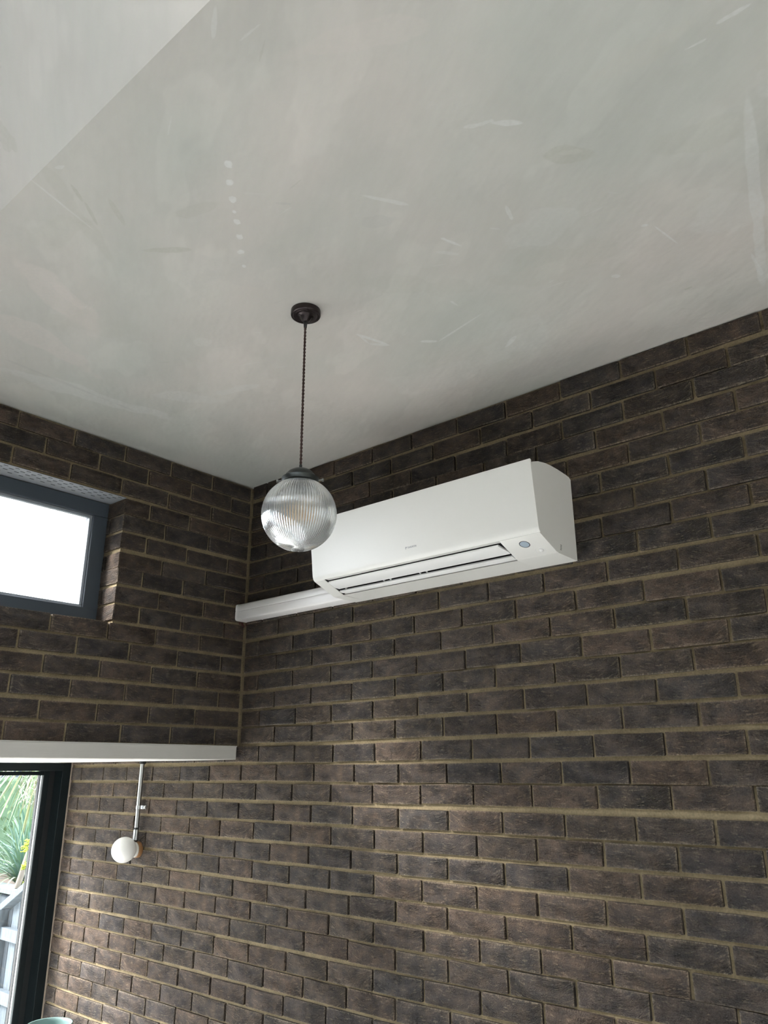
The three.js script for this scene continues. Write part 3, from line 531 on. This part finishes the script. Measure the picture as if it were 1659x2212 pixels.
// ---------------------------------------------------------------- pendant lamp
{
  const px = 1.3195, pz = 0.9035, P = thing('pendant_lamp', 'ribbed clear glass globe pendant on a twisted brown flex', 'pendant lamp', [px, H - 0.76, pz]);
  const at = (g, y = 0) => g.translate(px, H + y, pz);
  const rose = part('ceiling_rose', at(lathe([[0.045, 0], [0.0455, -0.004], [0.0455, -0.015], [0.044, -0.0185], [0.040, -0.0195], [0.038, -0.0178], [0.0345, -0.0178], [0.033, -0.0192], [0.0275, -0.0185], [0.0225, -0.0195], [0.0185, -0.0245], [0.0135, -0.032], [0.0085, -0.0375], [0.006, -0.039], [0, -0.039]], 64)), bronze, P, 'dark bronze ceiling rose');
  part('cord_grip', at(lathe([[0, -0.038], [0.0068, -0.038], [0.0068, -0.0425], [0.006, -0.0435], [0.0048, -0.058], [0.0035, -0.06], [0, -0.06]], 20)), rubberBlack, rose);
  const strand = (ph) => {
    const pts = []; const n = 200, y0 = -0.055, y1 = -0.512;
    for (let i = 0; i <= n; i++) { const t = i / n, a = ph + t * (y0 - y1) / 0.023 * Math.PI * 2; pts.push(V(px + 0.0019 * Math.cos(a), H + y0 + (y1 - y0) * t, pz + 0.0019 * Math.sin(a))); }
    return new THREE.TubeGeometry(new THREE.CatmullRomCurve3(pts), 400, 0.0021, 6);
  };
  part('flex', merge([strand(0), strand(Math.PI)]), flex, P, 'twisted brown fabric flex');
  const cy = -0.6555, R = 0.1035;
  const cap = part('gallery', at(lathe([[0, -0.5065], [0.0042, -0.5068], [0.0046, -0.518], [0.0085, -0.5195], [0.013, -0.5205], [0.024, -0.5235], [0.034, -0.5295], [0.0415, -0.538], [0.0445, -0.5465], [0.0505, -0.5475], [0.0525, -0.549], [0.0525, -0.5605], [0.0505, -0.5625], [0.049, -0.5615], [0.049, -0.551], [0.043, -0.549], [0.036, -0.541], [0.02, -0.528], [0, -0.526]], 64)), pewter, P, 'dark pewter shade gallery');
  for (let k = 0; k < 3; k++) {
    const a = [2.435, -0.62, 4.0][k], g = merge([new THREE.CylinderGeometry(0.0022, 0.0022, 0.016, 12).rotateZ(Math.PI / 2).translate(0.056, 0, 0), new THREE.CylinderGeometry(0.0052, 0.0052, 0.005, 20).rotateZ(Math.PI / 2).translate(0.0645, 0, 0)]).rotateY(-a);
    part('thumbscrew', g.translate(px, H - 0.5555, pz), std(C(0.2, 0.2, 0.19), 0.35, { metalness: 0.9 }), cap);
  }
  part('neck_ring', at(lathe([[0.0455, -0.561], [0.0475, -0.562], [0.0475, -0.567], [0.0455, -0.568]], 48)), brightSteel, cap);
  // ribbed globe: outer wall with upright prisms, smooth inner wall, open neck
  const N = 84, seg = N * 8, rows = 44, rin = 0.0455, a0 = Math.asin(rin / R), pos = [], idx = [];
  const shell = (rad, segs, ribs, flip) => {
    const b0 = pos.length / 3;
    for (let i = 0; i <= rows; i++) {
      const ph = a0 + (Math.PI - a0) * i / rows, amp = ribs * sstep(0.02, 0.3, Math.sin(ph)) * sstep(0.02, 0.3, Math.PI - ph) * sstep(0, 0.1, ph - a0);
      for (let j = 0; j < segs; j++) {
        const th = j / segs * Math.PI * 2, rr_ = rad + amp * (Math.abs(Math.cos(th * N / 2)) - 0.5);
        pos.push(rr_ * Math.sin(ph) * Math.cos(th), rr_ * Math.cos(ph), rr_ * Math.sin(ph) * Math.sin(th));
      }
    }
    for (let i = 0; i < rows; i++) for (let j = 0; j < segs; j++) {
      const k = (j + 1) % segs, p = b0 + i * segs + j, q = b0 + i * segs + k, r = p + segs, s = q + segs;
      if (flip) idx.push(p, r, q, q, r, s); else idx.push(p, q, r, q, s, r);
    }
    return b0;
  };
  const bo = shell(R, seg, 0.0021, false), bi = shell(R - 0.0042, seg, 0, true);
  for (let j = 0; j < seg; j++) { const k = (j + 1) % seg; idx.push(bo + j, bi + j, bo + k, bo + k, bi + j, bi + k); }
  const gg = new THREE.BufferGeometry(); gg.setAttribute('position', new THREE.Float32BufferAttribute(pos, 3)); gg.setIndex(idx); gg.computeVertexNormals();
  part('globe', gg.translate(px, H + cy, pz), phys(C(0.98, 1, 1), 0.05, { transmission: 0.92, thickness: 0.01, ior: 1.5 }), P, 'ribbed clear glass globe');
  part('lamp_holder', at(lathe([[0, -0.526], [0.017, -0.528], [0.0175, -0.555], [0.019, -0.557], [0.019, -0.572], [0.0165, -0.576], [0.015, -0.594], [0, -0.594]], 32)), std(C(0.03, 0.028, 0.026), 0.5), P, 'dark lamp holder');
  const bulb = part('bulb', at(lathe([[0.0135, -0.594], [0.014, -0.602], [0.019, -0.616], [0.0275, -0.638], [0.030, -0.655], [0.0285, -0.670], [0.021, -0.683], [0.010, -0.689], [0.0001, -0.690]], 36)), phys(C(0.99, 0.86, 0.66), 0.04, { transmission: 1, thickness: 0, ior: 1.5 }), P, 'amber filament bulb');
  const fil = [];
  for (let k = 0; k < 4; k++) { const a = k / 4 * Math.PI * 2; fil.push(new THREE.CylinderGeometry(0.0021, 0.0021, 0.042, 8).rotateZ(0.2).rotateY(a).translate(px + 0.0045 * Math.cos(a), H - 0.65, pz - 0.0045 * Math.sin(a))); }
  part('filament', merge(fil), std(C(0.95, 0.5, 0.17), 0.6), bulb, 'orange filament sticks');
}

// ---------------------------------------------------------------- conduit and wall lamp in the bay
const cx = -0.715, cz = 0.021;
{
  const K = thing('conduit', 'galvanised steel conduit running down the brick from the soffit', 'conduit', [cx, H - 1.655, cz]);
  const rod = (y0, y1, r) => new THREE.CylinderGeometry(r, r, y0 - y1, 28).translate(cx, H + (y0 + y1) / 2, cz);
  part('pipe', rod(-1.287, -1.592, 0.0105), steel, K);
  part('bush', rod(-1.2855, -1.298, 0.0155), rubberBlack, K, 'black rubber bush at the soffit');
  part('collar_gap', rod(-1.591, -1.6, 0.0108), rubberBlack, K);
  part('coupler', merge([rod(-1.6, -1.647, 0.0132)]), brightSteel, K);
  part('end_nut', rod(-1.647, -1.656, 0.0105), std(C(0.05, 0.04, 0.03), 0.5, { metalness: 0.6 }), K);
  const sad = [];
  sad.push(new THREE.CylinderGeometry(0.0125, 0.0125, 0.016, 28).translate(cx, H - 1.5, cz));
  sad.push(rbox(cx - 0.026, cx + 0.034, H - 1.509, H - 1.491, 0.0, 0.004, 0.002));
  part('saddle', merge(sad), brightSteel, K, 'shiny pipe saddle');
  part('screw', new THREE.SphereGeometry(0.0085, 18, 10).scale(1, 1, 0.55).translate(cx + 0.026, H - 1.5, 0.006), brightSteel, K);
}
{
  const by = H - 1.69, L = thing('wall_lamp', 'white opal ball wall lamp on a round wooden base', 'wall lamp', [cx, by, 0.02]);
  const on = (pts, seg = 48) => lathe(pts, seg).rotateX(Math.PI / 2).translate(cx, by, 0);
  const woodTex = dataTex(128, 128, (i, j, o) => { const g = fbm(i / 128 * 3, j / 128 * 30, 3), t = 1 + 0.35 * g; o[0] = 0.25 * t; o[1] = 0.13 * t; o[2] = 0.055 * t; }, true);
  part('base', on([[0, -0.003], [0.0355, -0.003], [0.037, 0], [0.037, 0.016], [0.035, 0.019], [0, 0.019]]), std(C(1, 1, 1), 0.5, { map: woodTex }), L, 'orange-brown wooden base');
  part('holder_ring', on([[0, 0.0185], [0.033, 0.0185], [0.0345, 0.0205], [0.0345, 0.03], [0.0325, 0.033], [0, 0.033]]), phys(C(0.78, 0.77, 0.72), 0.35), L, 'white lamp holder ring');
  part('opal_ball', new THREE.SphereGeometry(0.0575, 48, 32).translate(cx, by + 0.003, 0.079), phys(C(0.82, 0.82, 0.79), 0.3, { clearcoat: 0.3, clearcoatRoughness: 0.2 }), L, 'white opal glass ball');
}

// ---------------------------------------------------------------- pale green pot at the foot of the picture
{
  const bx = -1.115, bz = 0.135, top = H - 2.462, B = thing('enamel_bin', 'pale teal rim of a round bin beside the door', 'bin', [bx, 0, bz]);
  const g = lathe([[0, 0.003], [0.085, 0], [0.088, 0.004], [0.098, top - 0.01], [0.102, top - 0.006], [0.104, top], [0.102, top + 0.004], [0.097, top + 0.002], [0.094, top - 0.01], [0.084, 0.01], [0, 0.008]], 64).translate(bx, 0, bz);
  part('tub', g, phys(C(0.17, 0.27, 0.26), 0.4, { clearcoat: 0.3 }), B);
}

// ---------------------------------------------------------------- garden beyond the door
const timberTex = dataTex(256, 256, (i, j, o) => { const g = fbm(i / 256 * 22, j / 256 * 3, 4), k = noise(i / 256 * 60, j / 256 * 7), t = 1 + 0.45 * g + 0.15 * k; o[0] = 0.062 * t; o[1] = 0.08 * t; o[2] = 0.094 * t; }, true);
const timber = [1, 0.85, 1.12].map((k) => std(C(k, k, k), 0.85, { map: timberTex }));
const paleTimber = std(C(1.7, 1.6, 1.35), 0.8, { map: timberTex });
const GROUND = -0.16;
const groundTex = dataTex(512, 512, (i, j, o) => { const x = i / 512 * 8, y = j / 512 * 8, t = 1 + 0.3 * fbm(x * 2, y * 2, 4) + 0.25 * noise(x * 30, y * 30); o[0] = 0.075 * t; o[1] = 0.085 * t; o[2] = 0.05 * t; }, true);
part('lawn', metreUV(box(-26, -1.6, GROUND - 0.05, GROUND, -22, 24), 3), std(C(1, 1, 1), 0.95, { map: groundTex }), struct('ground_garden', 'dull lawn of the garden', 'ground', [-8, GROUND, 0]));
part('slabs', metreUV(box(-4.4, -1.6, GROUND - 0.02, GROUND + 0.02, -0.42, 5), 3), std(C(0.68, 0.66, 0.62), 0.9), struct('ground_patio', 'pale sunlit patio outside the sliding door', 'ground', [-3, GROUND, 2]));
part('paving', metreUV(box(4.7, 26, GROUND - 0.05, GROUND + 0.01, -22, 24), 3), std(C(1.1, 1.1, 1.1), 0.95, { map: groundTex }), struct('ground_yard', 'dull paving of the yard at the right end of the house', 'ground', [12, GROUND, 1]));
{
  const F = thing('side_fence', 'weathered grey board fence running away from the door', 'fence', [-3, GROUND, -0.5]);
  const topAt = (x) => (x > -3.05 ? Math.min(H - 2.114 + (x + 2.786) * 0.52, H - 1.75) : H - 2.25);
  for (let x = -5.2, k = 0; x < -1.7; x += 0.098, k++) {
    const h0 = topAt(x) - 0.02, h1 = topAt(x + 0.09) - 0.02;
    const g = box(x, x + 0.09, GROUND, h0, -0.522 - rr(0, 0.004), -0.504); const p = g.attributes.position;
    for (let i = 0; i < p.count; i++) if (p.getY(i) > h0 - 0.001 && p.getX(i) > x + 0.05) p.setY(i, h1);
    part('board', metreUV(g, 0.5), timber[k % 3], F);
  }
  for (const y of [H - 2.375, H - 2.74]) part('rail', metreUV(rbox(-5.2, -1.7, y - 0.04, y + 0.035, -0.504, -0.46, 0.004), 0.5), timber[2], F);
  for (const x of [-4.9, -3.04, -1.9]) part('post', metreUV(rbox(x - 0.04, x + 0.035, GROUND, topAt(x) + 0.015, -0.505, -0.435, 0.005), 0.5), timber[2], F);
  const len = Math.hypot(1.3, 1.3 * 0.36), cap = rbox(-0.28, 0.42, -0.022, 0.022, -0.03, 0.05, 0.004).rotateZ(Math.atan(0.52)).translate(-2.86, H - 2.13, -0.5);
  part('cap_rail', metreUV(cap, 0.5), timber[2], F);
  part('cap_rail', metreUV(rbox(-5.2, -3.05, H - 2.262, H - 2.23, -0.54, -0.45, 0.004), 0.5), timber[2], F);
}
{
  const F = thing('back_fence', 'tall pale board fence at the end of the garden', 'fence', [-7.2, GROUND, -2]);
  for (let z = -6, k = 0; z < 2.5; z += 0.148, k++) part('board', metreUV(box(-7.22, -7.2, GROUND, 1.72 + rr(-0.015, 0.015), z, z + 0.14), 0.5), timber[(k * 7) % 3], F);
  for (const y of [0.4, 1.3]) part('rail', metreUV(box(-7.2, -7.16, y, y + 0.08, -6, 2.5), 0.5), timber[1], F);
}
{
  const Q = thing('timber_planter', 'raised timber planter with a pale coping beyond the fence', 'planter', [-4.8, GROUND, -1.5]);
  const t = H - 2.27;
  for (let k = 0; k < 4; k++) { const y = GROUND + k * 0.165; part('plank', metreUV(rbox(-5.9, -3.93, y, y + 0.16, -1.06, -1.02, 0.004), 0.5), timber[k % 3], Q); part('plank', metreUV(rbox(-3.97, -3.93, y, y + 0.16, -2.4, -1.06, 0.004), 0.5), timber[(k + 1) % 3], Q); }
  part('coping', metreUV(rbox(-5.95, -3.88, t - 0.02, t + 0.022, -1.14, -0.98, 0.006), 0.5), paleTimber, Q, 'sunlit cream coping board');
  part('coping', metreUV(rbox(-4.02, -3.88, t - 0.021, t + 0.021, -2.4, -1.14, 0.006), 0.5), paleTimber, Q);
  part('soil', box(-5.9, -3.97, GROUND, t - 0.06, -2.4, -1.06), std(C(0.05, 0.035, 0.025), 0.95), Q);
}
const leafMat = (r, g, b) => phys(C(r, g, b), 0.75, { transmission: 0.25, thickness: 0, side: THREE.DoubleSide });
const leafMats = [leafMat(0.08, 0.155, 0.085), leafMat(0.115, 0.19, 0.08), leafMat(0.06, 0.14, 0.105), leafMat(0.19, 0.21, 0.085), leafMat(0.26, 0.24, 0.16)];
// a strap leaf: arched blade with a folded middle, tapering to a point
function strap(base, dir, length, width, lift, droop, steps = 12) {
  const pos = [], idx = [], sideV = V(-dir.z, 0, dir.x).normalize();
  for (let i = 0; i <= steps; i++) {
    const t = i / steps, out = length * (t * 0.55 + 0.3 * t * t), up = length * (lift * t - droop * t * t), w = width * (0.55 + 0.9 * t) * (1 - Math.pow(t, 2.2)) + 0.0006;
    const c = V(base.x + dir.x * out, base.y + up, base.z + dir.z * out);
    for (const [s, d] of [[-1, 0.25 * w], [0, 0], [1, 0.25 * w]]) pos.push(c.x + sideV.x * w * s, c.y + d, c.z + sideV.z * w * s);
    if (i) for (const k of [0, 1]) { const a = (i - 1) * 3 + k, b = i * 3 + k; idx.push(a, b, a + 1, a + 1, b, b + 1); }
  }
  const g = new THREE.BufferGeometry(); g.setAttribute('position', new THREE.Float32BufferAttribute(pos, 3)); g.setIndex(idx); g.computeVertexNormals(); return g;
}
function strapPlant(name, label, base, n, len, width, lift, droop, mats, group) {
  const o = thing(name, label, 'plant', base, group);
  for (let i = 0; i < n; i++) {
    const a = i * 2.39996 + rr(-0.2, 0.2), k = Math.sqrt((i + 0.5) / n);
    const g = strap(V(base[0] + 0.03 * Math.cos(a), base[1], base[2] + 0.03 * Math.sin(a)), V(Math.cos(a) * k, 0, Math.sin(a) * k), len * rr(0.75, 1.15), width * rr(0.7, 1.2), lift * rr(0.85, 1.1) * (1.15 - 0.35 * k), droop * k * rr(0.6, 1.4));
    part('leaf', g, mats[Math.floor(rnd() * mats.length)], o);
  }
  return o;
}
strapPlant('flax_plant', 'broad clump of blue-green strap leaves behind the planter coping', [-4.6, H - 2.33, -1.36], 150, 0.62, 0.013, 1.0, 0.6, [leafMats[0], leafMats[2], leafMats[2], leafMats[1]]);
strapPlant('flax_plant', 'darker strap-leaf clump at the far side of the planter', [-5.5, H - 2.33, -1.85], 90, 0.75, 0.015, 1.1, 0.5, [leafMats[2], leafMats[0]]);
{
  const o = thing('hedge', 'loose green hedge along the back fence', 'hedge', [-6.8, GROUND, -2.6]);
  const fl = [];
  for (let i = 0; i < 4500; i++) fl.push(strap(V(-6.8 + rr(-0.12, 0.12), rr(GROUND, 1.5), rr(-4.6, -0.6)), V(rr(-1, 1), 0, rr(-1, 1)), rr(0.05, 0.13), rr(0.012, 0.022), rr(-0.5, 0.9), rr(0, 0.5), 2));
  const m = part('foliage', merge(fl), leafMats[1], o); m.userData.kind = 'stuff';
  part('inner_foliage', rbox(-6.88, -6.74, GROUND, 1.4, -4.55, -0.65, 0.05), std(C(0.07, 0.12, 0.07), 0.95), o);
}
{
  const base = [-4.4, H - 2.33, -1.62], Tn = thing('cabbage_palm', 'palm-like plant with long drooping pale green leaves', 'plant', base);
  part('trunk', new THREE.TubeGeometry(new THREE.CatmullRomCurve3([V(...base), V(-4.42, H - 1.9, -1.55), V(-4.45, H - 1.2, -1.36)]), 12, 0.03, 10), std(C(0.09, 0.08, 0.06), 0.9), Tn);
  for (let i = 0; i < 110; i++) {
    const a = i * 2.39996, k = rr(0.3, 0.9);
    const g = strap(V(-4.45, H - 1.2 + rr(-0.08, 0.1), -1.34), V(Math.cos(a) * k, 0, Math.sin(a) * k), rr(0.6, 1.0), rr(0.012, 0.02), rr(0.1, 0.6), rr(0.7, 1.35));
    part('leaf', g, leafMats[[1, 1, 3, 0, 4][i % 5]], Tn);
  }
}
{
  const Tr = thing('young_tree', 'slim pale tree trunk leaning above the coping', 'tree', [-4.0, H - 2.246, -1.03]);
  part('trunk', new THREE.TubeGeometry(new THREE.CatmullRomCurve3([V(-4.035, H - 2.246, -1.03), V(-4.032, H - 2.2, -1.045), V(-4.03, H - 2.0, -1.09), V(-4.0, H - 1.6, -1.2)]), 20, 0.023, 12), std(C(0.13, 0.115, 0.095), 0.9), Tr, 'pale grey-brown bark');
}
{
  const o = thing('spurge', 'spurge with bright yellow-green flower heads beside the slim trunk', 'flower', [-3.93, H - 2.248, -1.06]);
  for (const [x, y, z, r] of [[-3.9, H - 1.925, -1.02, 0.062], [-3.9, H - 2.075, -1.03, 0.045], [-3.89, H - 2.19, -1.04, 0.03]]) {
    part('stem', new THREE.TubeGeometry(new THREE.CatmullRomCurve3([V(x - 0.03, H - 2.25, z - 0.03), V(x - 0.015, (y + H - 2.25) / 2, z - 0.01), V(x, y, z)]), 8, 0.004, 6), leafMats[0], o);
    const fl = [];
    for (let i = 0; i < 90; i++) { const a = rr(0, 6.283), b = Math.acos(rr(-0.6, 1)), q = r * rr(0.45, 1); fl.push(new THREE.SphereGeometry(r * rr(0.12, 0.22), 6, 4).scale(1, 0.5, 1).rotateX(rr(-0.6, 0.6)).translate(x + q * Math.sin(b) * Math.cos(a), y + q * Math.cos(b), z + q * Math.sin(b) * Math.sin(a))); }
    part('flower_head', merge(fl), std(C(0.26, 0.32, 0.015), 0.7), o, 'bright yellow-green flower head');
  }
}
{
  const o = thing('feathery_shrub', 'white feathery shrub at the top right of the door glass', 'shrub', [-4.3, H - 2.33, -1.42]);
  part('stem', new THREE.TubeGeometry(new THREE.CatmullRomCurve3([V(-4.3, H - 2.33, -1.42), V(-4.28, H - 1.9, -1.3), V(-4.25, H - 1.45, -1.17)]), 10, 0.008, 7), leafMats[4], o);
  const fl = [];
  for (let i = 0; i < 260; i++) fl.push(strap(V(-4.2 + rr(-0.12, 0.12), H - 1.45 + rr(-0.16, 0.14), -1.13 + rr(-0.09, 0.09)), V(rr(-1, 1), 0, rr(-1, 1)), rr(0.04, 0.1), 0.003, rr(-0.8, 0.8), 0.2, 3));
  const m = part('plumes', merge(fl), std(C(0.3, 0.3, 0.26), 0.8, { side: THREE.DoubleSide }), o, 'thin cream plumes'); m.userData.kind = 'stuff';
}

renderer.render(scene, camera);
